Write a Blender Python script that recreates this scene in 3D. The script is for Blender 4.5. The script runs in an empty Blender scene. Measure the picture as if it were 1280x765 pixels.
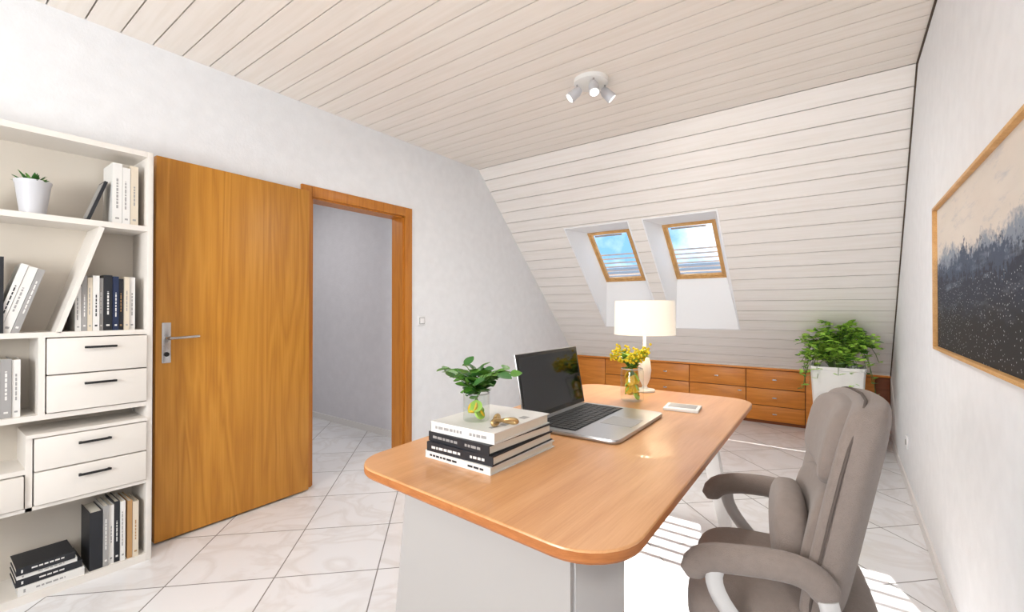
import bpy, bmesh, math, random
from mathutils import Matrix, Vector
random.seed(7)
scene=bpy.context.scene
# ------------------------------------------------------------------ helpers
def lin(c):
    return tuple(((v/255)/12.92 if v/255<=.04045 else ((v/255+.055)/1.055)**2.4) for v in c)+(1,)
def newmat(name):
    m=bpy.data.materials.new(name);m.use_nodes=True
    nt=m.node_tree;b=nt.nodes['Principled BSDF'];return m,nt,b
def P(name,c,rough=.5,metal=0,bump=0,bscale=200,var=0,vscale=8,emis=0,trans=0,coat=0,sheen=0,alpha=1,ior=None):
    m,nt,b=newmat(name);N=nt.nodes;L=nt.links
    b.inputs['Base Color'].default_value=lin(c);b.inputs['Roughness'].default_value=rough;b.inputs['Metallic'].default_value=metal
    if trans:b.inputs['Transmission Weight'].default_value=trans
    if ior:b.inputs['IOR'].default_value=ior
    if coat:b.inputs['Coat Weight'].default_value=coat
    if sheen:b.inputs['Sheen Weight'].default_value=sheen
    if emis:
        b.inputs['Emission Color'].default_value=lin(c);b.inputs['Emission Strength'].default_value=emis
    tc=N.new('ShaderNodeTexCoord')
    if var:
        n=N.new('ShaderNodeTexNoise');n.inputs['Scale'].default_value=vscale;n.inputs['Detail'].default_value=5
        L.new(tc.outputs['Object'],n.inputs['Vector'])
        mx=N.new('ShaderNodeMix');mx.data_type='RGBA'
        mx.inputs[6].default_value=lin([max(0,v*(1-var)) for v in c]);mx.inputs[7].default_value=lin([min(255,v*(1+var)) for v in c])
        L.new(n.outputs['Fac'],mx.inputs[0]);L.new(mx.outputs[2],b.inputs['Base Color'])
    if bump:
        n=N.new('ShaderNodeTexNoise');n.inputs['Scale'].default_value=bscale;n.inputs['Detail'].default_value=4
        L.new(tc.outputs['Object'],n.inputs['Vector'])
        bp=N.new('ShaderNodeBump');bp.inputs['Strength'].default_value=bump;bp.inputs['Distance'].default_value=.004
        L.new(n.outputs['Fac'],bp.inputs['Height']);L.new(bp.outputs[0],b.inputs['Normal'])
    return m
def wood(name,c1,c2,c3,stretch=(1,1,1),scale=3,rings=6,rough=.4,coat=.0,dist=3.0):
    m,nt,b=newmat(name);N=nt.nodes;L=nt.links
    tc=N.new('ShaderNodeTexCoord');mp=N.new('ShaderNodeMapping');mp.inputs['Scale'].default_value=stretch
    L.new(tc.outputs['Object'],mp.inputs['Vector'])
    n1=N.new('ShaderNodeTexNoise');n1.inputs['Scale'].default_value=scale;n1.inputs['Detail'].default_value=3;n1.inputs['Distortion'].default_value=.4
    L.new(mp.outputs[0],n1.inputs['Vector'])
    mm=N.new('ShaderNodeMath');mm.operation='MULTIPLY';mm.inputs[1].default_value=rings;L.new(n1.outputs['Fac'],mm.inputs[0])
    fr=N.new('ShaderNodeMath');fr.operation='PINGPONG';fr.inputs[1].default_value=.5;L.new(mm.outputs[0],fr.inputs[0])
    n2=N.new('ShaderNodeTexNoise');n2.inputs['Scale'].default_value=scale*22;n2.inputs['Detail'].default_value=6
    mp2=N.new('ShaderNodeMapping');mp2.inputs['Scale'].default_value=[s if s==max(stretch) else s*.35 for s in stretch]
    L.new(tc.outputs['Object'],mp2.inputs['Vector']);L.new(mp2.outputs[0],n2.inputs['Vector'])
    ad=N.new('ShaderNodeMath');ad.operation='MULTIPLY_ADD';ad.inputs[1].default_value=.9
    L.new(fr.outputs[0],ad.inputs[0]);
    sc=N.new('ShaderNodeMath');sc.operation='MULTIPLY';sc.inputs[1].default_value=.75;L.new(n2.outputs['Fac'],sc.inputs[0]);L.new(sc.outputs[0],ad.inputs[2])
    cr=N.new('ShaderNodeValToRGB');e=cr.color_ramp.elements
    e[0].position=.2;e[0].color=lin(c1);e[1].position=.9;e[1].color=lin(c3);k=cr.color_ramp.elements.new(.55);k.color=lin(c2)
    L.new(ad.outputs[0],cr.inputs[0]);L.new(cr.outputs[0],b.inputs['Base Color'])
    b.inputs['Roughness'].default_value=rough;b.inputs['Coat Weight'].default_value=coat
    bp=N.new('ShaderNodeBump');bp.inputs['Strength'].default_value=.05;bp.inputs['Distance'].default_value=.002
    L.new(n2.outputs['Fac'],bp.inputs['Height']);L.new(bp.outputs[0],b.inputs['Normal'])
    return m

class B:
    def __init__(s,name):
        s.name=name;s.bm=bmesh.new();s.mats=[]
    def mi(s,m):
        if m not in s.mats:s.mats.append(m)
        return s.mats.index(m)
    def faces(s,vs,fs,m,M=None,smooth=False):
        i=s.mi(m);bv=[s.bm.verts.new((M@Vector(v)) if M else Vector(v)) for v in vs]
        for f in fs:
            try:
                F=s.bm.faces.new([bv[k] for k in f]);F.material_index=i;F.smooth=smooth
            except ValueError:pass
        return bv
    def box(s,lo,hi,m,M=None,bev=0,seg=2):
        lo=Vector(lo);hi=Vector(hi)
        if bev<=0:
            x0,y0,z0=lo;x1,y1,z1=hi
            s.faces([(x0,y0,z0),(x1,y0,z0),(x1,y1,z0),(x0,y1,z0),(x0,y0,z1),(x1,y0,z1),(x1,y1,z1),(x0,y1,z1)],
              [(0,3,2,1),(4,5,6,7),(0,1,5,4),(1,2,6,5),(2,3,7,6),(3,0,4,7)],m,M)
            return
        t=bmesh.new();bmesh.ops.create_cube(t,size=1)
        c=(lo+hi)/2;d=hi-lo
        for v in t.verts:v.co=Vector((v.co.x*d.x,v.co.y*d.y,v.co.z*d.z))+c
        bmesh.ops.bevel(t,geom=list(t.edges),offset=min(bev,min(d)*.49),segments=seg,profile=.5,affect='EDGES')
        s.merge(t,m,M,True)
    def merge(s,t,m,M=None,smooth=True):
        t.verts.index_update();vs=[v.co.copy() for v in t.verts];fs=[[v.index for v in f.verts] for f in t.faces]
        t.free();s.faces(vs,fs,m,M,smooth)
    def loft(s,rings,m,M=None,caps=True,closed=False,smooth=True):
        n=len(rings[0]);vs=[p for r in rings for p in r];fs=[]
        R=len(rings)
        for i in range(R if closed else R-1):
            a=i*n;b=((i+1)%R)*n
            for j in range(n):
                k=(j+1)%n;fs.append((a+j,a+k,b+k,b+j))
        if caps and not closed:
            fs.append(tuple(reversed(range(n))));fs.append(tuple((R-1)*n+j for j in range(n)))
        s.faces(vs,fs,m,M,smooth)
    def lathe(s,prof,c,m,seg=32,M=None,caps=True,p=2,ry=1):
        rings=[]
        for r,z in prof:
            ring=[]
            for k in range(seg):
                a=2*math.pi*k/seg;ca,sa=math.cos(a),math.sin(a)
                rr=r/((abs(ca)**p+abs(sa)**p)**(1/p))
                ring.append((c[0]+rr*ca,c[1]+rr*sa*ry,c[2]+z))
            rings.append(ring)
        s.loft(rings,m,M,caps)
    def sup(s,c,h,m,e=(.3,.3),M=None,nu=36,nv=22,fn=None):
        sg=lambda v,q:math.copysign(abs(v)**q,v)
        rings=[]
        for i in range(nv+1):
            ph=-math.pi/2+math.pi*i/nv;ph=max(min(ph,math.pi/2-.02),-math.pi/2+.02)
            ring=[]
            for j in range(nu):
                th=2*math.pi*j/nu
                v=Vector((h[0]*sg(math.cos(ph),e[0])*sg(math.cos(th),e[1]),h[1]*sg(math.cos(ph),e[0])*sg(math.sin(th),e[1]),h[2]*sg(math.sin(ph),e[0])))
                if fn:v=fn(v)
                ring.append(v+Vector(c))
            rings.append(ring)
        s.loft(rings,m,M)
    def tube(s,pts,r,m,seg=10,M=None,flat=(1,1),up=(0,0,1),caps=True,p=2):
        pts=[Vector(q) for q in pts];rs=r if isinstance(r,(list,tuple)) else [r]*len(pts);rings=[]
        up=Vector(up)
        for i,q in enumerate(pts):
            t=(pts[min(i+1,len(pts)-1)]-pts[max(i-1,0)]).normalized()
            a=t.cross(up)
            if a.length<1e-3:a=t.cross(Vector((1,0,0)))
            a.normalize();bb=a.cross(t).normalized();ring=[]
            for k in range(seg):
                an=2*math.pi*k/seg;ca,sa=math.cos(an),math.sin(an);rr=rs[i]/((abs(ca)**p+abs(sa)**p)**(1/p))
                ring.append(q+a*rr*ca*flat[0]+bb*rr*sa*flat[1])
            rings.append(ring)
        s.loft(rings,m,M,caps)
    def leaf(s,base,d,L,W,m,curl=.3,roll=0,round_=1.0,M=None):
        base=Vector(base);d=Vector(d).normalized();side=d.cross(Vector((0,0,1)))
        if side.length<.05:side=Vector((1,0,0))
        side.normalize();side=Matrix.Rotation(roll,3,d)@side;nn=side.cross(d)
        vs=[];fs=[];K=6
        for i in range(K+1):
            t=i/K;w=W*.5*math.sin(math.pi*(t**.8))**(.7) if 0<t<1 else .0008
            c=base+d*L*t+nn*L*curl*t*t*.5+Vector((0,0,-curl*.4*L*t*t))
            if s.__dict__.get('clamp'):c=s.clamp(c)
            vs+= [c-side*w+nn*w*.25,c,c+side*w+nn*w*.25]
        for i in range(K):
            a=i*3;fs+=[(a,a+1,a+4,a+3),(a+1,a+2,a+5,a+4)]
        s.faces(vs,fs,m,M,True)
    def done(s,parent=None,ang=35,solid=0):
        me=bpy.data.meshes.new(s.name)
        bmesh.ops.recalc_face_normals(s.bm,faces=s.bm.faces) if not getattr(s,'norecalc',False) else None
        xs=[v.co for v in s.bm.verts]
        lo=Vector([min(c[i] for c in xs) for i in range(3)]);hi=Vector([max(c[i] for c in xs) for i in range(3)])
        o=Vector(((lo.x+hi.x)/2,(lo.y+hi.y)/2,lo.z))
        for v in s.bm.verts:v.co-=o
        s.bm.to_mesh(me);s.bm.free()
        for m in s.mats:me.materials.append(m)
        try:me.set_sharp_from_angle(angle=math.radians(ang))
        except Exception:pass
        ob=bpy.data.objects.new(s.name,me);ob.location=o;bpy.context.collection.objects.link(ob)
        if parent:
            ob.parent=parent;ob.location=o-parent.location
        return ob
def empty(name,loc):
    e=bpy.data.objects.new(name,None);e.location=loc;e.empty_display_size=.1;bpy.context.collection.objects.link(e);return e
def bez(p0,p1,p2,p3,n=10):
    p0,p1,p2,p3=map(Vector,(p0,p1,p2,p3));o=[]
    for i in range(n+1):
        t=i/n;o.append(p0*(1-t)**3+p1*3*t*(1-t)**2+p2*3*t*t*(1-t)+p3*t**3)
    return o

# ------------------------------------------------------------------ dimensions
XL,XR,ZC,YS,SL=-2.945,.342,2.61,3.417,1.023
YF=-1.6
cs,sn=1/math.hypot(1,SL),SL/math.hypot(1,SL)
MS=Matrix(((1,0,0,0),(0,cs,sn,YS),(0,-sn,cs,ZC),(0,0,0,1)))   # (x, s, n) -> world
S_END=(ZC-.60)/sn

# ------------------------------------------------------------------ materials
def plaster(name,c):
    m,nt,b=newmat(name);N=nt.nodes;L=nt.links
    g=N.new('ShaderNodeNewGeometry')
    n=N.new('ShaderNodeTexNoise');n.inputs['Scale'].default_value=55;n.inputs['Detail'].default_value=6;n.inputs['Roughness'].default_value=.65
    L.new(g.outputs['Position'],n.inputs['Vector'])
    n2=N.new('ShaderNodeTexNoise');n2.inputs['Scale'].default_value=14;n2.inputs['Detail'].default_value=4
    L.new(g.outputs['Position'],n2.inputs['Vector'])
    mx=N.new('ShaderNodeMix');mx.data_type='RGBA';mx.inputs[6].default_value=lin([v*.965 for v in c]);mx.inputs[7].default_value=lin([min(255,v*1.02) for v in c])
    L.new(n2.outputs['Fac'],mx.inputs[0]);L.new(mx.outputs[2],b.inputs['Base Color'])
    bp=N.new('ShaderNodeBump');bp.inputs['Strength'].default_value=.3;bp.inputs['Distance'].default_value=.006
    L.new(n.outputs['Fac'],bp.inputs['Height']);L.new(bp.outputs[0],b.inputs['Normal'])
    b.inputs['Roughness'].default_value=.9
    return m
M_wall=plaster('wall_plaster',(240,241,243))
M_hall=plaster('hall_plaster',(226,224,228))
M_white=P('white_paint',(240,240,238),.45)
M_reveal=P('white_reveal',(250,250,251),.5)
def boards(name,c1,c2,sy):
    m,nt,b=newmat(name);N=nt.nodes;L=nt.links
    g=N.new('ShaderNodeNewGeometry');mp=N.new('ShaderNodeMapping');mp.inputs['Scale'].default_value=(1.2,22,22)
    L.new(g.outputs['Position'],mp.inputs['Vector'])
    n=N.new('ShaderNodeTexNoise');n.inputs['Scale'].default_value=1.6;n.inputs['Detail'].default_value=6;n.inputs['Distortion'].default_value=.6
    L.new(mp.outputs[0],n.inputs['Vector'])
    cr=N.new('ShaderNodeValToRGB');e=cr.color_ramp.elements;e[0].position=.3;e[0].color=lin(c2);e[1].position=.62;e[1].color=lin(c1)
    L.new(n.outputs['Fac'],cr.inputs[0]);L.new(cr.outputs[0],b.inputs['Base Color'])
    b.inputs['Roughness'].default_value=.32
    return m
M_board=boards('whitewashed_boards',(248,240,231),(242,233,222),1)
M_board2=boards('whitewashed_boards_slope',(246,241,236),(240,234,227),1)
M_gap=P('board_gap',(84,70,58),.9)
def tilemat():
    m,nt,b=newmat('floor_tiles');N=nt.nodes;L=nt.links
    g=N.new('ShaderNodeNewGeometry');sp=N.new('ShaderNodeSeparateXYZ');L.new(g.outputs['Position'],sp.inputs[0])
    def mth(op,a,bv=None,c=None):
        n=N.new('ShaderNodeMath');n.operation=op
        for i,v in enumerate((a,bv,c)):
            if v is None:continue
            if isinstance(v,(int,float)):n.inputs[i].default_value=v
            else:L.new(v,n.inputs[i])
        return n.outputs[0]
    x,y=sp.outputs[0],sp.outputs[1];r=.70711
    u=mth('MULTIPLY',mth('ADD',x,y),r);v=mth('MULTIPLY',mth('SUBTRACT',y,x),r)
    u=mth('DIVIDE',mth('SUBTRACT',u,.143),.45);v=mth('DIVIDE',mth('SUBTRACT',v,.37),.45)
    fu=mth('PINGPONG',u,.5);fv=mth('PINGPONG',v,.5)
    d=mth('MINIMUM',fu,fv)
    gr=mth('LESS_THAN',d,.0065)
    cu=mth('FLOOR',u);cv=mth('FLOOR',v)
    cb=N.new('ShaderNodeCombineXYZ');L.new(cu,cb.inputs[0]);L.new(cv,cb.inputs[1])
    wn=N.new('ShaderNodeTexWhiteNoise');L.new(cb.outputs[0],wn.inputs['Vector'])
    ad=N.new('ShaderNodeVectorMath');ad.operation='MULTIPLY_ADD';L.new(wn.outputs['Color'],ad.inputs[0]);ad.inputs[1].default_value=(9,9,9);L.new(g.outputs['Position'],ad.inputs[2])
    n=N.new('ShaderNodeTexNoise');n.inputs['Scale'].default_value=2.6;n.inputs['Detail'].default_value=7;n.inputs['Distortion'].default_value=1.6
    L.new(ad.outputs[0],n.inputs['Vector'])
    cr=N.new('ShaderNodeValToRGB');e=cr.color_ramp.elements;e[0].position=.42;e[0].color=lin((238,238,240));e[1].position=.56;e[1].color=lin((236,236,238))
    k=cr.color_ramp.elements.new(.49);k.color=lin((228,226,226))
    L.new(n.outputs['Fac'],cr.inputs[0])
    mx=N.new('ShaderNodeMix');mx.data_type='RGBA';L.new(gr,mx.inputs[0]);L.new(cr.outputs[0],mx.inputs[6]);mx.inputs[7].default_value=lin((128,126,124))
    L.new(mx.outputs[2],b.inputs['Base Color'])
    rg=mth('MULTIPLY_ADD',gr,.5,.14);L.new(rg,b.inputs['Roughness'])
    bp=N.new('ShaderNodeBump');bp.inputs['Strength'].default_value=.4;bp.inputs['Distance'].default_value=.003
    inv=mth('SUBTRACT',1,gr);L.new(inv,bp.inputs['Height']);L.new(bp.outputs[0],b.inputs['Normal'])
    return m
M_tile=tilemat()
M_tilebase=P('tile_baseboard',(232,229,226),.3)
M_door=wood('oak_door',(174,112,30),(190,127,38),(203,141,50),(7,7,.55),scale=.75,rings=9,rough=.42)
M_frame=wood('door_frame_wood',(168,98,26),(186,115,36),(196,125,44),(12,12,.8),scale=2,rings=3,rough=.4)
M_cab=wood('cabinet_wood',(200,118,38),(217,134,48),(227,146,58),(.8,8,10),scale=1.6,rings=4,rough=.38)
M_cabd=wood('cabinet_wood_dark',(110,54,22),(128,66,28),(140,76,36),(.8,8,10),scale=1.6,rings=3,rough=.5)  # darker brown wood for the carcass and the right-hand panel
M_desk=wood('desk_wood',(196,136,84),(209,151,98),(219,163,111),(8,.7,8),scale=1.3,rings=3,rough=.3,coat=.15)
M_deskedge=wood('desk_edge_wood',(158,92,40),(178,108,52),(191,122,64),(6,1,30),scale=2,rings=2,rough=.4)
M_winwood=wood('pine_window',(196,146,84),(216,168,106),(226,184,126),(3,3,3),scale=3,rings=2,rough=.45)
M_deskbase=P('desk_base_lacquer_shaded',(172,167,163),.45)  # shade on the pedestal front is painted into this darker grey
M_metal_l=P('light_metal',(206,204,202),.35,.3)
M_steel=P('steel',(190,190,190),.25,1)
M_shelf=P('shelf_lacquer',(232,226,218),.5)
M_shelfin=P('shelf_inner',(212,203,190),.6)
M_black=P('black_plastic',(18,18,19),.4)
M_dark=P('dark_cover',(30,32,38),.5)
M_navy=P('navy_cover',(28,42,74),.5)
M_page=P('book_pages',(232,226,212),.8,bump=.3,bscale=300)
M_wht=P('white_cover',(230,228,224),.5)
M_crm=P('cream_cover',(220,208,188),.5)
M_gry=P('grey_cover',(160,158,156),.5)
M_tan=P('tan_cover',(182,140,92),.6)
M_fabric=P('chair_fabric',(138,125,117),.95,bump=.5,bscale=420,var=.06,vscale=60,sheen=.2)
M_fabd=P('chair_seam',(92,82,76),.95)
M_alu=P('laptop_aluminium',(188,188,190),.32,.85)
M_screen=P('laptop_screen',(12,11,12),.08)
M_key=P('laptop_keys',(28,28,30),.5)
M_leaf=P('leaf_green',(84,134,46),.45,var=.25,vscale=30)
M_leaf2=P('leaf_dark_green',(52,102,42),.45,var=.25,vscale=30)
M_leafL=P('leaf_light_green',(166,208,84),.5,var=.2,vscale=20)
M_yel=P('yellow_blossom',(240,204,30),.6,var=.12,vscale=60)
M_stem=P('stem_green',(92,120,52),.6)
M_lemon=P('lemon',(238,186,28),.5,var=.1,vscale=40)
M_soil=P('soil',(52,38,28),.95,bump=.6,bscale=90)
M_pot=P('ceramic_white',(236,234,230),.35)
M_potg=P('ceramic_grey',(204,204,208),.4)
M_gold=P('gold_knot',(190,158,108),.35,.5)
M_sw=P('switch_plastic',(244,244,244),.35)
def thin_glass(name,refl=.1,tint=(255,255,255)):
    m,nt,b=newmat(name);N=nt.nodes;L=nt.links;N.remove(b)
    o=N['Material Output'];t=N.new('ShaderNodeBsdfTransparent');t.inputs[0].default_value=lin(tint)
    g=N.new('ShaderNodeBsdfGlossy');g.inputs['Roughness'].default_value=.02
    fz=N.new('ShaderNodeLayerWeight');fz.inputs[0].default_value=.25
    pw=N.new('ShaderNodeMath');pw.operation='POWER';pw.inputs[1].default_value=3;L.new(fz.outputs['Facing'],pw.inputs[0])
    mx=N.new('ShaderNodeMixShader');mu=N.new('ShaderNodeMath');mu.operation='MULTIPLY_ADD';mu.inputs[1].default_value=.6;mu.inputs[2].default_value=refl*.3
    L.new(pw.outputs[0],mu.inputs[0]);L.new(mu.outputs[0],mx.inputs[0]);L.new(t.outputs[0],mx.inputs[1]);L.new(g.outputs[0],mx.inputs[2]);L.new(mx.outputs[0],o.inputs[0])
    return m
M_glass=thin_glass('window_glass')
M_vglass=thin_glass('vase_glass',.2,(246,249,246))
def shade_mat():
    m,nt,b=newmat('lamp_shade_fabric')
    b.inputs['Base Color'].default_value=lin((245,238,226));b.inputs['Roughness'].default_value=.9
    b.inputs['Emission Color'].default_value=lin((255,240,214));b.inputs['Emission Strength'].default_value=.42
    return m
M_shade=shade_mat()
M_bulb=P('spot_bulb',(255,250,240),.3,emis=2)

# ------------------------------------------------------------------ ROOM
b=B('floor');b.box((-7,YF-.2,-.1),(XR+.2,6.2,0),M_tile);b.done()
b=B('wall_left')
X0=XL-.125
b.box((X0,YF-.1,0),(XL,1.66,ZC+.1),M_wall);b.box((X0,1.66,1.985),(XL,2.47,ZC+.1),M_wall);b.box((X0,2.47,0),(XL,6.0,ZC+.1),M_wall);b.done()
b=B('wall_right');b.box((XR,YF-.1,0),(XR+.12,6.0,ZC+.1),M_wall);b.done()
b=B('wall_back');b.box((XL,5.86,0),(XR,5.98,.62),M_wall);b.done()
b=B('wall_front')
wx0,wx1,wz0,wz1=-2.3,-.35,.85,2.15
b.box((XL,YF-.12,0),(wx0,YF,ZC),M_wall);b.box((wx1,YF-.12,0),(XR,YF,ZC),M_wall);b.box((wx0,YF-.12,0),(wx1,YF,wz0),M_wall);b.box((wx0,YF-.12,wz1),(wx1,YF,ZC),M_wall);b.done()
b=B('window_3')
for lo,hi in (((wx0,YF-.09,wz0),(wx1,YF-.03,wz0+.06)),((wx0,YF-.09,wz1-.06),(wx1,YF-.03,wz1)),((wx0,YF-.09,wz0+.06),(wx0+.06,YF-.03,wz1-.06)),((wx1-.06,YF-.09,wz0+.06),(wx1,YF-.03,wz1-.06)),((-1.36,YF-.09,wz0+.06),(-1.29,YF-.03,wz1-.06))):
    b.box(lo,hi,M_winwood)
b.faces([(wx0,YF-.06,wz0),(wx1,YF-.06,wz0),(wx1,YF-.06,wz1),(wx0,YF-.06,wz1)],[(0,1,2,3)],M_glass);b.done()
# hallway
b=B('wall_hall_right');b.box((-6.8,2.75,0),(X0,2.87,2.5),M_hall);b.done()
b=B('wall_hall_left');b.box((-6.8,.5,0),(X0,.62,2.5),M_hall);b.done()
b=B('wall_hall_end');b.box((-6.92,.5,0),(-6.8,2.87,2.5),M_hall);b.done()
b=B('ceiling_hall');b.box((-6.92,.5,2.5),(X0,2.87,2.6),M_white);b.done()
b=B('baseboard_hall');b.box((-6.8,2.738,0),(X0,2.75,.06),M_tilebase);b.done()
# flat ceiling boards
b=B('ceiling');W=.132;y=YS
b.box((XL,YF-.1,ZC+.016),(XR,YS+.02,ZC+.06),M_gap)
while y>YF:
    y0=max(y-W,YF);b.box((XL,y0+.0032,ZC),(XR,y-.0032,ZC+.016),M_board);y-=W
b.done()
# skylight data (x0,x1 opening, x0,x1 pane)
SKY=[(-2.28,-1.62,-2.22,-1.76),(-1.47,-.85,-1.42,-.94)]
so0,so1,sp0,sp1,PN=.82,2.236,1.09,1.778,.28
b=B('ceiling_sloped')
def strips(s0,s1,n0,n1,mat):
    cuts=sorted({s0,s1,*[c for c in (so0,so1) if s0<c<s1]})
    for a,c in zip(cuts[:-1],cuts[1:]):
        mid=(a+c)/2;xs=[(XL,XR)]
        if so0<mid<so1:
            xs=[];x=XL
            for k in SKY:xs.append((x,k[0]));x=k[1]
            xs.append((x,XR))
        for xa,xb in xs:b.box((xa,a,n0),(xb,c,n1),mat,MS)
strips(-.03,S_END,.016,.06,M_gap)
s=0
while s<S_END:
    e=min(s+W,S_END);strips(s+.0032,e-.0032,0,.016,M_board2);s+=W
b.done()
b=B('trim_1');b.box((XR-.008,YF,ZC-.01),(XR,YS,ZC),M_gap);b.box((XR-.008,0,-.01),(XR,S_END,0),M_gap,MS);b.done()
# skylights
for i,(a0,a1,p0,p1) in enumerate(SKY):
    b=B('window_%d'%(i+1));b.norecalc=True
    O=[(a0,so0,0),(a1,so0,0),(a1,so1,0),(a0,so1,0)];Q=[(p0,sp0,PN),(p1,sp0,PN),(p1,sp1,PN),(p0,sp1,PN)]
    G=[(a0-.03,so0-.03,.05),(a1+.03,so0-.03,.05),(a1+.03,so1+.03,.05),(a0-.03,so1+.03,.05)]
    G2=[(p0-.03,sp0-.03,PN+.02),(p1+.03,sp0-.03,PN+.02),(p1+.03,sp1+.03,PN+.02),(p0-.03,sp1+.03,PN+.02)]
    for k in range(4):
        l=(k+1)%4
        b.faces([O[k],O[l],Q[l],Q[k]],[(0,1,2,3)],M_reveal,MS)
        b.faces([G[k],G[l],G2[l],G2[k]],[(0,1,2,3)],M_reveal,MS)
    t=.012
    for lo,hi in (((a0-t,so0-t,-.004),(a1+t,so0,.01)),((a0-t,so1,-.004),(a1+t,so1+t,.01)),((a0-t,so0,-.004),(a0,so1,.01)),((a1,so0,-.004),(a1+t,so1,.01))):
        b.box(lo,hi,M_reveal,MS)
    def ring(w,n0,n1,inset,mat):
        x0,x1,s0,s1=p0+inset,p1-inset,sp0+inset,sp1-inset
        b.box((x0,s0,n0),(x1,s0+w,n1),mat,MS,.003);b.box((x0,s1-w,n0),(x1,s1,n1),mat,MS,.003)
        b.box((x0,s0+w,n0),(x0+w,s1-w,n1),mat,MS,.003);b.box((x1-w,s0+w,n0),(x1,s1-w,n1),mat,MS,.003)
    ring(.02,PN-.012,PN+.05,-.004,M_winwood);ring(.02,PN-.005,PN+.03,.016,M_winwood)
    b.box((p0+.08,sp0+.03,PN-.03),(p1-.08,sp0+.045,PN-.018),M_steel,MS,.003)
    b.faces([(p0,sp0,PN+.02),(p1,sp0,PN+.02),(p1,sp1,PN+.02),(p0,sp1,PN+.02)],[(0,1,2,3)],M_glass,MS)
    # exterior slats added over the lower pane only to stripe the floor sunlight
    k=0
    while sp0+.36+k*.058<sp1-.03:
        sv=sp0+.36+k*.058;b.box((p0-.01,sv,PN+.075),(p1+.01,sv+.019,PN+.078),M_potg,MS);k+=1
    for xx in (p0-.016,p1+.01):b.box((xx,sp0,PN+.05),(xx+.006,sp1,PN+.08),M_white,MS)
    b.done()
# door frame + door
b=B('trim_2')
F0,F1,FT=1.585,2.545,2.055
b.box((XL-.005,F1-.075,0),(XL+.018,F1,FT),M_frame,None,.003)
b.box((XL-.005,F0,0),(XL+.018,1.66,FT),M_frame,None,.003)
b.box((XL-.005,1.66,FT-.075),(XL+.018,F1-.075,FT),M_frame,None,.003)
b.box((X0-.01,2.455,0),(XL,2.475,1.985),M_frame);b.box((X0-.01,1.655,0),(XL,1.675,1.985),M_frame);b.box((X0-.01,1.66,1.97),(XL,2.47,1.99),M_frame)
b.done()
H=Vector((XL+.035,1.605,0));E=Vector((-2.875,.765,0));L_=(E-H).length;ang=math.atan2((E-H).y,(E-H).x)
MD=Matrix.Translation(H)@Matrix.Rotation(ang,4,'Z')
par=empty('door_1',H)
b=B('door_leaf');b.box((0,-.0,.012),(L_,.04,2.0),M_door,MD,.002);o=b.done(par)
b=B('door_handle')
b.box((L_-.065,.04,.93),(L_-.025,.046,1.14),M_steel,MD,.002)
b.tube([(L_-.045,.04,1.06),(L_-.045,.075,1.06),(L_-.05,.085,1.06),(L_-.07,.088,1.06),(L_-.18,.086,1.065)],.008,M_steel,10,MD)
b.tube([(L_-.045,.045,.975),(L_-.045,.05,.975)],.012,M_black,12,MD);b.done(par)
b=B('door_hinges')
for z in (.25,1.75):b.tube([(-.008,.01,z),(-.008,.01,z+.1)],.007,M_steel,10,MD)
b.done(par)
b=B('baseboard_right');b.box((XR-.01,YF,0),(XR,5.42,.06),M_tilebase);b.done()
b=B('baseboard_left');b.box((XL,F1,0),(XL+.01,5.42,.06),M_tilebase);b.box((XL,YF,0),(XL+.01,-.6,.06),M_tilebase);b.done()
# switch / outlet
b=B('light_switch');b.box((XL,2.62,1.07),(XL+.01,2.70,1.15),M_sw,None,.003);b.box((XL+.01,2.632,1.082),(XL+.016,2.688,1.138),M_gry,None,.002);b.box((XL+.0105,2.636,1.086),(XL+.018,2.684,1.134),M_sw,None,.002);b.done()
b=B('wall_outlet');b.box((XR-.01,4.0,.27),(XR,4.08,.35),M_sw,None,.003);b.lathe([(.02,0),(.018,.004),(.0005,.004)],(0,0,0),M_gry,20,Matrix.Translation((XR-.01,4.04,.31))@Matrix.Rotation(-math.pi/2,4,'Y'));b.done()

# ------------------------------------------------------------------ built-in cabinets
par=empty('built_in_cabinet',(-1.3,5.6,0))
YCB=5.42
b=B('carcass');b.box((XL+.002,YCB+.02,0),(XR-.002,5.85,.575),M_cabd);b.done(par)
b=B('top_board');b.box((XL+.002,YCB-.03,.575),(XR-.002,5.85,.595),M_cab,None,.002);b.box((XL+.002,YCB-.03,.5955),(XR-.002,YCB+.0,.602),M_crm);b.done(par)
b=B('drawer_fronts')
seams=[XL+.004,-2.50,-2.0,-1.45,-.86,-.32,.23,XR-.004]
g=.004
def front(x0,x1,z0,z1,m=M_cab):b.box((x0+g,YCB,z0+g),(x1-g,YCB+.02,z1-g),m,None,.002)
def knob(x,z):b.tube([(x,YCB,z),(x,YCB-.012,z)],.006,M_steel,8);b.box((x-.02,YCB-.02,z-.006),(x+.02,YCB-.01,z+.006),M_steel,None,.002)
for k in range(7):
    x0,x1=seams[k],seams[k+1];xm=(x0+x1)/2
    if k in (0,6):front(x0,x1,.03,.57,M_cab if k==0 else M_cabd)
    elif k==4 or k==2:
        for z0,z1 in ((.03,.19),(.19,.37),(.37,.57)):front(x0,x1,z0,z1);knob(xm,(z0+z1)/2)
    elif k==5:front(x0,x1,.03,.57)
    else:
        front(x0,x1,.37,.57);front(x0,x1,.03,.37);knob(xm,.47);knob(x1-.06,.33)
b.done(par)

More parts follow.
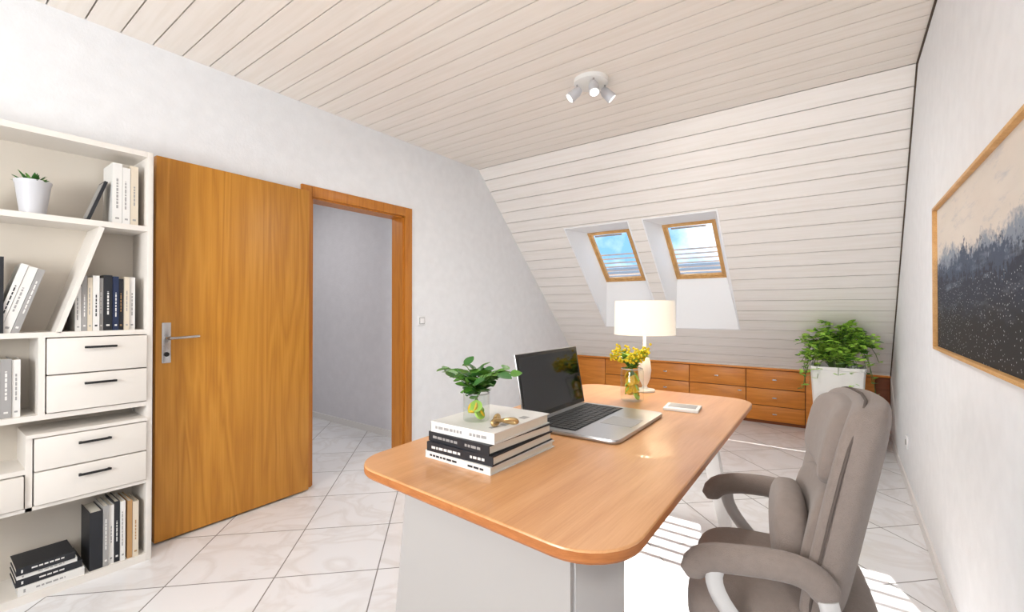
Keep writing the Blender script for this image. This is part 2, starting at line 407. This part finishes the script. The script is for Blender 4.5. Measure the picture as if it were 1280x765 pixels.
# ------------------------------------------------------------------ bookshelf
SX,SY0,SY1=-2.707,-.5,.72
par=empty('bookcase',(-2.82,.1,0))
b=B('carcass')
bk=XL+.002
t=.022
b.box((bk,SY1-t,0),(SX,SY1,1.97),M_shelf,None,.001);b.box((bk,SY0,0),(SX,SY0+t,1.97),M_shelf)
b.box((bk,SY0+t,1.945),(SX,SY1-t,1.97),M_shelf);b.box((bk,SY0+t,0),(SX,SY1-t,.035),M_shelf)
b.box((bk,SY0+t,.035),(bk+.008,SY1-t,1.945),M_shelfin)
b.box((bk+.008,SY0+t,1.585),(SX,SY1-t,1.61),M_shelf)
b.box((bk+.008,SY0+t,1.09),(SX,SY1-t,1.112),M_shelf)
b.box((bk+.008,SY0+t,.745),(SX,SY1-t,.767),M_shelf)
b.box((bk+.008,.335,.767),(SX,.355,1.09),M_shelf)
# diagonal divider
v0=Vector((0,.385,1.112));v1=Vector((0,.525,1.585));dd=(v1-v0);L2=dd.length;an=math.atan2(dd.z,dd.y)
MD2=Matrix.Translation((0,.385,1.112))@Matrix.Rotation(an,4,'X')
b.box((bk+.008,0,-.018),(SX,L2,.0),M_shelf,MD2)
# drawer block lower
b.box((bk+.008,.30,.675),(SX+.012,SY1-t,.69),M_shelf);b.box((bk+.008,.30,.375),(SX+.0,.32,.675),M_shelf);b.box((bk+.008,.30,.375),(SX,SY1-t,.39),M_shelf)
b.box((bk+.008,SY0+t,.53),(SX,.30,.55),M_shelf);b.box((bk+.008,SY0+t,.375),(SX,.30,.39),M_shelf)
b.done(par)
b=B('drawers')
def drawer(y0,y1,z0,z1,h=True):
    b.box((bk+.02,y0+.003,z0+.003),(SX+.014,y1-.003,z1-.003),M_shelf,None,.002)
    if h:
        c=(y0+y1)/2;zz=z1-.045;hx=SX+.014
        b.box((hx+.012,c-.055,zz-.005),(hx+.02,c+.055,zz+.005),M_black,None,.002)
        b.box((hx-.001,c-.052,zz-.004),(hx+.014,c-.044,zz+.004),M_black);b.box((hx-.001,c+.044,zz-.004),(hx+.014,c+.052,zz+.004),M_black)
drawer(.357,SY1-t,.93,1.088);drawer(.357,SY1-t,.769,.93)
drawer(.322,SY1-t,.533,.673);drawer(.322,SY1-t,.392,.533)
drawer(-.10,.298,.392,.528);drawer(SY0+t,-.10,.392,.528)
b.done(par)
# books
def book(b,M,th,dp,ht,cov,band=None):
    c=.0025
    b.box((-dp,0,0),(0,c,ht),cov,M);b.box((-dp,th-c,0),(0,th,ht),cov,M);b.box((-c,c,0),(0,th-c,ht),cov,M)
    b.box((-dp+.004,c,.004),(-c,th-c,ht-.004),M_page,M)
    if band:
        z=ht*random.uniform(.24,.36);end=ht*random.uniform(.62,.84)
        a,d=(.40,.60) if random.random()<.6 else (.30,.50)
        while z<end:
            l=random.uniform(.008,.022);b.box((0,th*a,z),(.0006,th*d,min(z+l,end)),band,M);z+=l+.004
        b.box((0,th*.3,ht*.08),(.0006,th*.7,ht*.11),band,M)
def row(b,y,z,x,items,lean=0):
    for th,ht,c,bd in items:
        M=Matrix.Translation((x-random.random()*.012,y,z))
        if lean:
            M=M@Matrix.Rotation(lean,4,'X')
        book(b,M,th,.16,ht,c,bd);y+=th/math.cos(lean)+.0012
    return y
Wt,Dk,Nv,Cr,Gr,Tn=M_wht,M_dark,M_navy,M_crm,M_gry,M_tan
b=B('shelf_books')
row(b,.575,1.61,SX-.03,[(.035,.285,Wt,Gr),(.028,.27,Wt,Gr),(.03,.285,Cr,Gr)])
row(b,.205,1.112,SX-.02,[(.022,.30,Wt,Dk),(.028,.29,Wt,Gr),(.022,.28,Gr,Wt)],lean=-.28)
row(b,.45,1.112,SX-.02,[(.02,.20,Wt,Gr),(.018,.25,Gr,Wt),(.016,.24,Cr,Gr),(.022,.25,Wt,Dk),(.014,.24,Gr,Wt),(.03,.255,Dk,Wt),(.02,.25,Nv,Wt),(.018,.24,Dk,Tn),(.018,.25,Cr,Gr),(.022,.25,Wt,Gr)])
row(b,.205,1.112,SX-.008,[(.034,.31,Dk,Wt)])
row(b,-.2,1.112,SX-.02,[(.03,.26,Wt,Dk),(.02,.24,Gr,Dk),(.03,.27,Nv,Wt),(.03,.25,Cr,Dk)])
row(b,.13,.767,SX-.02,[(.03,.24,Wt,Gr),(.022,.25,Wt,Dk),(.026,.24,Cr,Gr),(.02,.245,Wt,Gr),(.03,.24,Gr,Wt),(.024,.235,Wt,Gr)])
row(b,-.25,.767,SX-.02,[(.03,.24,Nv,Wt),(.03,.26,Wt,Dk),(.026,.24,Gr,Wt)])
row(b,.50,.035,SX-.01,[(.044,.26,Dk,None),(.020,.275,Gr,Wt),(.018,.27,Wt,Gr),(.02,.28,Dk,Wt),(.018,.275,Wt,Gr)],lean=.0)
row(b,.632,.035,SX-.01,[(.018,.27,Tn,None),(.022,.26,Cr,Tn)],lean=.0)
z=.035
for th,w,c,bd in ((.035,.2,Wt,Gr),(.03,.2,Dk,Wt),(.018,.18,Wt,Gr),(.03,.175,Dk,Wt)):
    M=Matrix.Translation((SX-.005-random.random()*.01,.275+random.random()*.015,z+th))@Matrix.Rotation(-math.pi/2,4,'X')
    book(b,M,th,.17,w,c,bd);z+=th+.0005
M=Matrix.Translation((SX-.05,.50,1.612))@Matrix.Rotation(-.32,4,'X')
b.box((-.10,-.012,0),(.0,0,.2),M_dark,M);b.box((-.092,-.0135,.01),(-.008,-.012,.19),M_gry,M)
b.done(par)
b=B('potted_succulent')
pc=(SX-.075,.325,1.61)
b.lathe([(.036,0),(.040,.004),(.055,.13),(.058,.135),(.058,.145),(.052,.145),(.048,.125),(.001,.125)],pc,M_potg,32)
b.lathe([(.05,.124),(.001,.13)],pc,M_soil,20,None,False)
for k in range(34):
    a=random.random()*6.28;el=random.uniform(.3,1.4);d=(math.cos(a)*math.cos(el),math.sin(a)*math.cos(el),math.sin(el))
    b.leaf((pc[0]+d[0]*.015,pc[1]+d[1]*.015,pc[2]+.125),d,random.uniform(.045,.07),.018,random.choice([M_leaf2,M_leaf]),-.2)
b.done(par)
b=B('small_pot');pc=(SX-.08,.17,1.61);b.lathe([(.03,0),(.045,.004),(.05,.08),(.045,.08),(.04,.07),(.001,.07)],pc,M_pot,28)
for k in range(14):
    a=random.random()*6.28;b.leaf((pc[0],pc[1],pc[2]+.07),(math.cos(a)*.5,math.sin(a)*.5,.8),.06,.02,M_leaf2,-.1)
b.done(par)

# ------------------------------------------------------------------ desk
par=empty('desk',(-.8,1.6,0))
def rounded(corners,rad,n=8):
    out=[];N_=len(corners)
    for i in range(N_):
        p=Vector(corners[i]);a=(Vector(corners[i-1])-p).normalized();c=(Vector(corners[(i+1)%N_])-p).normalized()
        th=a.angle(c);R_=rad[i];d=R_/math.tan(th/2);cen=p+(a+c).normalized()*(R_/math.sin(th/2))
        s0=p+a*d;s1=p+c*d
        a0=math.atan2(s0.y-cen.y,s0.x-cen.x);a1=math.atan2(s1.y-cen.y,s1.x-cen.x)
        while a1<a0-math.pi:a1+=2*math.pi
        while a1>a0+math.pi:a1-=2*math.pi
        for k in range(n+1):
            q=a0+(a1-a0)*k/n;out.append(Vector((cen.x+R_*math.cos(q),cen.y+R_*math.sin(q))))
    return out
cor=[(-1.20,.80),(-.325,.75),(-.365,2.57),(-1.30,2.54)]
def ringz(ins,z):
    cen=Vector((-.80,1.65))
    c2=[]
    for q in cor:
        q=Vector(q);c2.append((q.x+math.copysign(ins,cen.x-q.x),q.y+math.copysign(ins,cen.y-q.y)))
    return [(p.x,p.y,z) for p in rounded(c2,[max(.13-ins,.02)]*4)]
b=B('tabletop')
b.loft([ringz(.004,.7505),ringz(.0015,.7495),ringz(0,.746)],M_desk,None,False)
b.faces(ringz(.004,.7505),[tuple(range(36))],M_desk)
b.loft([ringz(0,.746),ringz(0,.728),ringz(.004,.722),ringz(.03,.715)],M_deskedge,None,False)
b.faces(ringz(.03,.715),[tuple(reversed(range(36)))],M_deskedge)
b.done(par,ang=25)
b=B('pedestal')
x0t,x0b,x1=-.985,-1.07,-.465
y0,y1=.835,1.12
v=[(x0b,y0,0),(x1,y0,0),(x1,y1,0),(x0b,y1,0),(x0t,y0,.7155),(x1,y0,.7155),(x1,y1,.7155),(x0t,y1,.7155)]
b.faces(v,[(0,3,2,1),(4,5,6,7),(0,1,5,4),(1,2,6,5),(2,3,7,6),(3,0,4,7)],M_deskbase)
b.box((x1+.0,y0+.012,0),(x1+.006,y1-.012,.7),M_metal_l)
b.done(par)
b=B('splayed_legs')
for xt,xb in ((-.43,-.46),(-1.17,-1.2)):
    b.tube([(xt,1.86,.715),(xb,2.46,.0)],[.032,.026],M_metal_l,8,None,(.6,1.1),(1,0,0),p=5)
b.box((-1.19,1.80,.69),(-.41,1.90,.7155),M_metal_l,None,.004)
b.done(par)

# laptop
par=empty('laptop',(-.81,1.68,.75))
ML=Matrix.Translation((-.81,1.68,.7508))@Matrix.Rotation(math.radians(91),4,'Z')
lw,ld=.52,.385
b=B('base')
b.sup((0,0,.009),(lw/2,ld/2,.008),M_alu,(.12,.12),ML,64,8)
b.box((-lw/2+.03,-.02,.0165),(lw/2-.03,ld/2-.03,.0175),M_black,ML)
nx,ny=15,6
for i in range(nx):
    for j in range(ny):
        xx=-lw/2+.034+i*(lw-.068)/nx;yy=-.016+j*(ld/2-.018)/ny
        b.box((xx+.0015,yy+.0015,.0175),(xx+(lw-.068)/nx-.0015,yy+(ld/2-.018)/ny-.0015,.0195),M_key,ML)
b.box((-.065,-ld/2+.025,.0168),(.065,-.04,.0175),M_gry,ML,.0)
b.done(par)
b=B('screen')
MSn=ML@Matrix.Translation((0,ld/2-.008,.018))@Matrix.Rotation(math.radians(-10),4,'X')
sh=.268
b.box((-lw/2+.004,0,0),(lw/2-.004,.007,sh),M_alu,MSn,.003);b.box((-lw/2+.006,-.0015,.004),(lw/2-.006,.0,sh-.003),M_black,MSn)
b.box((-lw/2+.018,-.0022,.022),(lw/2-.018,-.0015,sh-.016),M_screen,MSn)
b.done(par)

# desk book stack
b=B('book_stack');z=.7508
stk=[(.022,.33,.265,M_wht,M_dark,0),(.028,.325,.258,M_dark,M_wht,2),(.028,.315,.25,M_dark,M_gry,-1),(.032,.30,.25,M_wht,M_gry,2)]
for th,ht,dp,c,bd,r in stk:
    M=Matrix.Translation((-.915,1.13,z))@Matrix.Rotation(math.radians(r+ -1),4,'Z')
    w,d=dp,ht
    c_=.003
    b.box((-w/2,-d/2,0),(w/2,d/2,c_),c,M);b.box((-w/2,-d/2,th-c_),(w/2,d/2,th),c,M);b.box((-w/2,-d/2,c_),(-w/2+c_,d/2,th-c_),c,M)
    b.box((-w/2,-d/2,c_),(w/2,-d/2+c_,th-c_),c,M)
    b.box((-w/2+c_,-d/2+c_+.001,c_),(w/2-.005,d/2-.005,th-c_),M_page,M)
    xx=-w*.42
    while xx<w*.38:
        l=random.uniform(.006,.02)
        if not (0<xx<w*.12):b.box((xx,-d/2-.0006,th*.36),(xx+l,-d/2,th*.62),bd,M)
        xx+=l+.004
    z+=th+.0004
for k in range(4):b.box((-.84,1.02+k*.05,z-.0003),(-.84+.012*(1+k%2),1.05+k*.05,z+.0003),M_gry)
ZST=z
b.done()
def stemplant(b,c,r0,n,h,spread,leafn,Ls,mats,flower=None):
    for k in range(n):
        a=2*math.pi*k/n+random.uniform(-.3,.3);sp=spread*random.uniform(.35,1)
        tip=Vector((c[0]+math.cos(a)*sp,c[1]+math.sin(a)*sp,c[2]+h*random.uniform(.55,1)*(1-.35*sp/spread)))
        p=bez((c[0]+math.cos(a+3)*r0,c[1]+math.sin(a+3)*r0,c[2]-.06),(c[0],c[1],c[2]),(c[0]+math.cos(a)*sp*.4,c[1]+math.sin(a)*sp*.4,tip.z),tip,8)
        b.tube(p,.0014,M_stem,5)
        for j in range(leafn):
            q=p[3+int(j*5/leafn)] if j<leafn-1 else p[-1]
            aa=a+random.uniform(-1.8,1.8)
            b.leaf(q,(math.cos(aa),math.sin(aa),random.uniform(-.3,.7)),random.uniform(*Ls),random.uniform(*Ls)*.78,random.choice(mats),.25,random.uniform(-.5,.5))
        if flower:
            for j in range(flower):
                f=tip+Vector([random.gauss(0,.012) for _ in range(3)])
                b.sup(f,(.007,.007,.007),M_yel,(1,1),None,7,5)
# plant in glass on books
par=empty('potted_greenery',(-.93,1.07,ZST))
vc=(-.93,1.07,ZST)
b=B('glass_vase');b.lathe([(.001,.001),(.038,.001),(.041,.004),(.041,.085)],vc,M_vglass,36,None,False);b.lathe([(.0405,.083),(.0425,.085),(.0405,.087)],vc,M_potg,36,None,False);b.done(par)
b=B('lemon_slices')
for k in range(7):
    a=k*.9;b.lathe([(.001,-.003),(.019,-.003),(.019,.003),(.001,.003)],(0,0,0),M_lemon if k%2 else M_leafL,18,Matrix.Translation((vc[0]+math.cos(a)*.014,vc[1]+math.sin(a)*.014,vc[2]+.022+.004*k))@Matrix.Rotation(a,4,'Z')@Matrix.Rotation(1.0,4,'Y'))
b.done(par)
b=B('foliage');stemplant(b,(vc[0],vc[1],vc[2]+.085),.015,21,.11,.125,5,(.036,.052),[M_leaf,M_leaf,M_leaf2]);b.done(par)
# knot ornament
b=B('decorative_knot')
pts=[]
for k in range(61):
    t=2*math.pi*k/60
    pts.append((-.83+(.030*math.sin(t)+.018*math.sin(2*t))*1.0,1.07+(.022*math.cos(t)-.022*math.cos(2*t)),ZST+.013+.007*math.sin(3*t)))
b.tube(pts,.0055,M_gold,10,caps=False);b.done()
# flowers vase
par=empty('flower_vase',(-.86,2.18,.7508));vc=(-.86,2.18,.7508)
b=B('glass_vase');b.lathe([(.001,.001),(.05,.001),(.057,.006),(.057,.145),(.052,.16)],vc,M_vglass,36,None,False);b.lathe([(.0515,.158),(.054,.16),(.0515,.163)],vc,M_potg,36,None,False);b.done(par)
b=B('lemon_slices')
for k in range(15):
    a=k*1.1;b.lathe([(.001,-.003),(.025,-.003),(.025,.003),(.001,.003)],(0,0,0),M_lemon if k%3 else M_leafL,18,Matrix.Translation((vc[0]+math.cos(a)*.022,vc[1]+math.sin(a)*.022,vc[2]+.03+.007*k))@Matrix.Rotation(a,4,'Z')@Matrix.Rotation(1.1,4,'Y'))
b.done(par)
b=B('blossoms');stemplant(b,(vc[0],vc[1],vc[2]+.16),.02,26,.12,.105,5,(.026,.04),[M_leafL,M_leaf,M_leafL],7);b.done(par)
# table lamp
par=empty('table_lamp',(-.90,2.465,.7508));lc=(-.90,2.465,.7508)
b=B('base');b.lathe([(.001,0),(.055,0),(.057,.004),(.055,.012),(.02,.018),(.012,.03),(.03,.07),(.036,.12),(.03,.17),(.012,.22),(.008,.26),(.008,.36),(.001,.36)],lc,M_pot,32);b.done(par)
b=B('shade')
b.lathe([(.165,.318),(.160,.505),(.157,.505),(.162,.318)],lc,M_shade,48,None,False)
b.faces([(lc[0]+.157*math.cos(2*math.pi*k/48),lc[1]+.157*math.sin(2*math.pi*k/48),lc[2]+.495) for k in range(48)],[tuple(range(48))],M_shade)
b.done(par)
# notepad
b=B('notepad');M=Matrix.Translation((-.60,2.13,.7508))@Matrix.Rotation(.12,4,'Z')
b.box((-.075,-.065,0),(.075,.065,.012),M_wht,M,.002);b.box((-.06,-.03,.012),(.06,.05,.0135),M_gry,M,.0005);b.done()

# ------------------------------------------------------------------ office chair
aC=math.radians(8);cx,cy=-.165,1.42
MC=Matrix.Translation((cx,cy,0))@Matrix.Rotation(math.pi+aC,4,'Z')
par=empty('office_chair',(cx,cy,0))
b=B('seat')
def seatf(v):
    v=v.copy()
    if v.z>0:v.z+=.018*(1-(v.y/.24)**2)-.02*max(0,v.x/.2)**3
    else:v.z*=.8
    return v
b.sup((-.01,0,.445),(.21,.225,.065),M_fabric,(.4,.35),MC,56,24,seatf)
b.done(par)
b=B('backrest')
def uoff(z):
    t=(z-.6)/.4
    return -.135-.08*t
def backf(v,zc):
    v=v.copy();z=v.z+zc;k=(z-.5)/.5
    wid=1.0-.12*max(0,k-.6)-.15*max(0,.3-k)
    v.y*=wid
    yy=v.y/.2
    v.x+= .035*yy*yy+uoff(z)
    return v
b.sup((0,0,.725),(.048,.225,.268),M_fabric,(.34,.5),MC,56,36,lambda v:backf(v,.725))
sh_=Vector((.034,0,0))
b.sup((0,0,.885),(.045,.185,.098),M_fabric,(.55,.5),MC,44,20,lambda v:backf(v,.885)+sh_)
b.sup((0,0,.65),(.035,.185,.13),M_fabric,(.5,.5),MC,44,20,lambda v:backf(v,.65)+sh_)
pp=[]
for k in range(49):
    t=2*math.pi*k/48;sg=lambda v,q:math.copysign(abs(v)**q,v)
    q=backf(Vector((.012,.227*sg(math.cos(t),.42),.270*sg(math.sin(t),.42))),.725);pp.append((q.x,q.y,q.z+.725))
b.tube(pp,.0035,M_fabd,6,MC,caps=False)
b.done(par)
b=B('lumbar_pillow')
b.sup((-.04,.0,.635),(.045,.155,.10),M_fabric,(.75,.6),MC,40,20);b.done(par)
b=B('armrests')
for s_ in (1,-1):
    v=.255*s_
    p=bez((-.105,v*.9,.565),(-.09,v*.95,.648),(-.01,v*1.0,.638),(.085,v*1.02,.628),8)+bez((.085,v*1.02,.628),(.15,v*1.0,.618),(.175,v,.60),(.165,v,.565),6)[1:]
    n=len(p);b.tube(p,[.02]+[.032]*(n-2)+[.02],M_fabric,14,MC,(1.0,.8),(0,1,0),p=2.6)
b.done(par)
b=B('arm_brackets')
for s_ in (1,-1):
    v=.27*s_
    p=bez((.12,v,.60),(.14,v,.55),(.07,v,.47),(.0,v*.9,.42),10)
    b.tube(p,.013,M_metal_l,10,MC,(1.5,.6),(0,1,0))
    p=bez((-.10,v*.93,.58),(-.12,v*.93,.52),(-.09,v*.93,.45),(-.02,v*.9,.41),10)
    b.tube(p,.013,M_metal_l,10,MC,(1.5,.6),(0,1,0))
    b.tube([(.0,v*.9,.42),(-.02,v*.9,.41)],.014,M_metal_l,10,MC)
    b.tube([(0,v*.9,.412),(0,0,.40)],.015,M_metal_l,8,MC)
b.done(par)
b=B('swivel_base')
b.lathe([(.07,.37),(.07,.40),(.03,.40)],(0,0,0),M_black,20,MC);b.lathe([(.028,.12),(.028,.30),(.018,.30),(.018,.38)],(0,0,0),M_steel,20,MC)
b.lathe([(.045,.075),(.05,.09),(.04,.13),(.03,.13)],(0,0,0),M_metal_l,20,MC)
for k in range(5):
    a=k*2*math.pi/5+.3;ca,sa=math.cos(a),math.sin(a)
    b.tube([(ca*.03,sa*.03,.105),(ca*.15,sa*.15,.095),(ca*.26,sa*.26,.072)],[.024,.02,.014],M_metal_l,8,MC,(1.2,.8))
    b.tube([(ca*.26,sa*.26,.08),(ca*.26,sa*.26,.045)],.008,M_steel,8,MC)
    for o_ in (-.014,.014):
        q=Vector((ca*.26-sa*o_,sa*.26+ca*o_,.0275));w=Vector((-sa*.009,ca*.009,0))
        b.tube([q-w,q+w],.0272,M_black,16,MC)
b.done(par)

# ------------------------------------------------------------------ floor planter
par=empty('potted_fern',(-.05,4.84,0));pc=(-.05,4.84,0)
def ymax(z):return YS+(ZC-z)/SL-.07
def clampf(c):
    c=Vector(c);c.y=min(c.y,ymax(c.z)-.02);c.x=min(c.x,XR-.04);return c
b=B('planter')
b.lathe([(.15,0),(.155,.003),(.192,.69),(.197,.695),(.197,.72),(.177,.72),(.17,.66),(.001,.66)],pc,M_pot,48,None,True,8);b.lathe([(.173,.66),(.001,.67)],pc,M_soil,20,None,False,8);b.done(par)
b=B('fronds');b.clamp=clampf
for k in range(125):
    a=random.random()*2*math.pi;sp=random.uniform(.04,.30);hh=random.uniform(.14,.42)*(1.15-sp*1.5)
    drop=random.random()<.32
    tipz=.69+(hh if not drop else random.uniform(-.2,.1))
    if drop:sp=random.uniform(.2,.29)
    tip=(pc[0]+math.cos(a)*sp,pc[1]+math.sin(a)*sp*.8-.03,tipz)
    p=[clampf(q) for q in bez((pc[0]+math.cos(a)*.04,pc[1]+math.sin(a)*.04,.66),(pc[0]+math.cos(a)*.08,pc[1]+math.sin(a)*.06,.69+hh*.9),(pc[0]+math.cos(a)*sp*.8,pc[1]+math.sin(a)*sp*.7,.71+hh*1.1),tip,10)]
    b.tube(p,.002,M_stem,4)
    for j in range(3,11):
        for sgn in (-1,1):
            aa=a+sgn*random.uniform(.5,1.5)
            b.leaf(p[j],(math.cos(aa),math.sin(aa),random.uniform(-.4,.5)),random.uniform(.04,.065),random.uniform(.02,.034),random.choice([M_leafL,M_leafL,M_leafL,M_leaf]),.3,random.uniform(-.6,.6))
b.done(par)

# ------------------------------------------------------------------ ceiling spotlight
par=empty('ceiling_spotlight',(-1.24,2.49,ZC));sc_=(-1.24,2.49,ZC)
b=B('canopy');b.lathe([(.001,-.03),(.09,-.03),(.103,-.024),(.105,0),(.001,0)],sc_,M_pot,36);b.done(par)
b=B('spot_heads');SPOTS=[]
for a,tl in ((3.78,.9),(.64,.8),(5.35,.35)):
    ca,sa=math.cos(a),math.sin(a);q=Vector((sc_[0]+ca*.085,sc_[1]+sa*.085,ZC-.028))
    b.tube([q,q+Vector((0,0,-.035))],.006,M_steel,8)
    d=Vector((ca*tl,sa*tl,-.75)).normalized();q2=q+Vector((0,0,-.045));c0=q2-d*.025;c1=q2+d*.06
    b.tube([c0,q2,c1],[.018,.029,.032],M_potg,18);b.tube([c1,c1+d*.002],.026,M_bulb,18)
    SPOTS.append((c1+d*.03,d))
b.done(par)

# ------------------------------------------------------------------ wall picture
def artmat(y0,y1,z0,z1):
    m,nt,bs=newmat('misty_forest_print');N=nt.nodes;L=nt.links
    g=N.new('ShaderNodeNewGeometry');sp=N.new('ShaderNodeSeparateXYZ');L.new(g.outputs['Position'],sp.inputs[0])
    def mr(v,a,b_):
        n=N.new('ShaderNodeMapRange');n.inputs[1].default_value=a;n.inputs[2].default_value=b_;n.clamp=False;L.new(v,n.inputs[0]);return n.outputs[0]
    def mth(op,a,bv=None,c=None):
        n=N.new('ShaderNodeMath');n.operation=op
        for i,v in enumerate((a,bv,c)):
            if v is None:continue
            if isinstance(v,(int,float)):n.inputs[i].default_value=v
            else:L.new(v,n.inputs[i])
        return n.outputs[0]
    u=mr(sp.outputs[1],y1,y0);v=mr(sp.outputs[2],z0,z1)
    def nz(scale,sx,sy,off=0,det=4):
        cb=N.new('ShaderNodeCombineXYZ');L.new(mth('MULTIPLY_ADD',u,sx,off),cb.inputs[0]);L.new(mth('MULTIPLY',v,sy),cb.inputs[1])
        n=N.new('ShaderNodeTexNoise');n.inputs['Scale'].default_value=scale;n.inputs['Detail'].default_value=det;n.inputs['Roughness'].default_value=.65;L.new(cb.outputs[0],n.inputs['Vector']);return n.outputs['Fac']
    def mix(f,a,b_):
        n=N.new('ShaderNodeMix');n.data_type='RGBA';L.new(f,n.inputs[0])
        for i,x in ((6,a),(7,b_)):
            if isinstance(x,tuple):n.inputs[i].default_value=x
            else:L.new(x,n.inputs[i])
        return n.outputs[2]
    col=mix(nz(2,2,3,5),lin((212,202,190)),lin((230,222,212)))
    for base,amp,ja,sx,c,soft,off in ((.66,.4,.22,3,(136,146,160),14,1),(.60,.45,.36,4,(62,76,98),22,7),(.50,.42,.40,5,(30,40,58),26,13)):
        line=mth('ADD',mth('MULTIPLY_ADD',mth('SUBTRACT',nz(1,sx,0,off,2),.5),amp,base),mth('MULTIPLY',mth('SUBTRACT',nz(26,sx*.6,1.0,off,3),.5),ja))
        f=mth('MULTIPLY',mth('SUBTRACT',line,v),soft);n=N.new('ShaderNodeClamp');L.new(f,n.inputs[0]);col=mix(n.outputs[0],col,lin(c))
    f=mth('MULTIPLY',mth('SUBTRACT',nz(5,1.5,3,3),.54),4.0);n=N.new('ShaderNodeClamp');L.new(f,n.inputs[0])
    col=mix(mth('MULTIPLY',n.outputs[0],.55),col,lin((150,160,176)))
    f=mth('MULTIPLY',mth('SUBTRACT',.36,v),7);f=mth('ADD',f,mth('MULTIPLY',mth('SUBTRACT',nz(4,2,2,9),.5),2));n=N.new('ShaderNodeClamp');L.new(f,n.inputs[0]);col=mix(n.outputs[0],col,lin((14,15,18)))
    vo=N.new('ShaderNodeTexVoronoi');vo.inputs['Scale'].default_value=75;L.new(g.outputs['Position'],vo.inputs['Vector'])
    f=mth('LESS_THAN',vo.outputs['Distance'],.16);f=mth('MULTIPLY',f,mth('LESS_THAN',v,.45));col=mix(mth('MULTIPLY',f,.7),col,lin((225,228,232)))
    L.new(col,bs.inputs['Base Color']);bs.inputs['Roughness'].default_value=.7
    return m
py0,py1,pz0,pz1=1.36,2.715,1.035,1.655
par=empty('framed_picture',(XR-.015,2.04,pz0))
b=B('print');b.box((XR-.012,py0+.008,pz0+.008),(XR-.006,py1-.008,pz1-.008),artmat(py0,py1,pz0,pz1));b.done(par)
b=B('frame');w=.012
for lo,hi in (((XR-.028,py0,pz0),(XR-.0005,py1,pz0+w)),((XR-.028,py0,pz1-w),(XR-.0005,py1,pz1)),((XR-.028,py0,pz0+w),(XR-.0005,py0+w,pz1-w)),((XR-.028,py1-w,pz0+w),(XR-.0005,py1,pz1-w))):b.box(lo,hi,M_winwood,None,.001)
b.done(par)

# ------------------------------------------------------------------ neighbour roof outside
M_roof=P('neighbour_roof',(176,176,180),.8)
b=B('neighbour_roof')
for k in range(26):
    t=k/26;b.box((-7.2,12+t*3,-1+t*3.7),(-1.0,12+t*3+.2,-1+t*3.7+.1),M_roof)
b.done()

# ------------------------------------------------------------------ world and lights
w=bpy.data.worlds.new('World');scene.world=w;w.use_nodes=True;N=w.node_tree.nodes;L=w.node_tree.links
bg=N['Background'];tc=N.new('ShaderNodeTexCoord');n=N.new('ShaderNodeTexNoise');n.inputs['Scale'].default_value=7;n.inputs['Detail'].default_value=6
L.new(tc.outputs['Generated'],n.inputs['Vector'])
cr=N.new('ShaderNodeValToRGB');e=cr.color_ramp.elements;e[0].position=.46;e[0].color=lin((96,138,172));e[1].position=.66;e[1].color=lin((190,198,206))
L.new(n.outputs['Fac'],cr.inputs[0]);L.new(cr.outputs[0],bg.inputs[0]);bg.inputs[1].default_value=3.0
def light(name,typ,loc,d,energy,color=(1,1,1),**k):
    l=bpy.data.lights.new(name,typ);l.energy=energy;l.color=color
    for a,v in k.items():setattr(l,a,v)
    o=bpy.data.objects.new(name,l);o.location=loc;o.rotation_euler=Vector(d).to_track_quat('-Z','Y').to_euler();bpy.context.collection.objects.link(o);return o
light('sun','SUN',(0,8,6),(1.29,-2.45,-1.78),17.0,(1,.97,.92),angle=.0045)
light('rear_window_daylight','AREA',(-1.25,YF+.02,1.5),(0.12,1,.2),67,(1,.995,.985),shape='RECTANGLE',size=.9,size_y=.9)
light('hall_fill','AREA',(-4.4,1.6,2.48),(0,0,-1),14,(1,.98,.96),shape='SQUARE',size=.6)  # area light added to brighten the hall; no lamp there is known
light('table_lamp_bulb','POINT',(lc[0],lc[1],lc[2]+.40),(0,0,-1),3,(1,.86,.66),shadow_soft_size=.04)
for i,(q,d) in enumerate(SPOTS):
    light('spot_lamp','SPOT',q,(d.x*.5,d.y*.5+.25,-1),33,(1,.985,.96),shadow_soft_size=.05,spot_size=math.radians(160),spot_blend=1.0)
scene.view_settings.view_transform='Standard'
# ------------------------------------------------------------------ camera
c=bpy.data.cameras.new('camera');co=bpy.data.objects.new('camera',c);bpy.context.collection.objects.link(co)
c.sensor_width=36;c.lens=36*562/1280;c.clip_start=.02;co.location=(0,0,1.21)
co.rotation_euler=(math.pi/2+.007,0,.6366);scene.camera=co
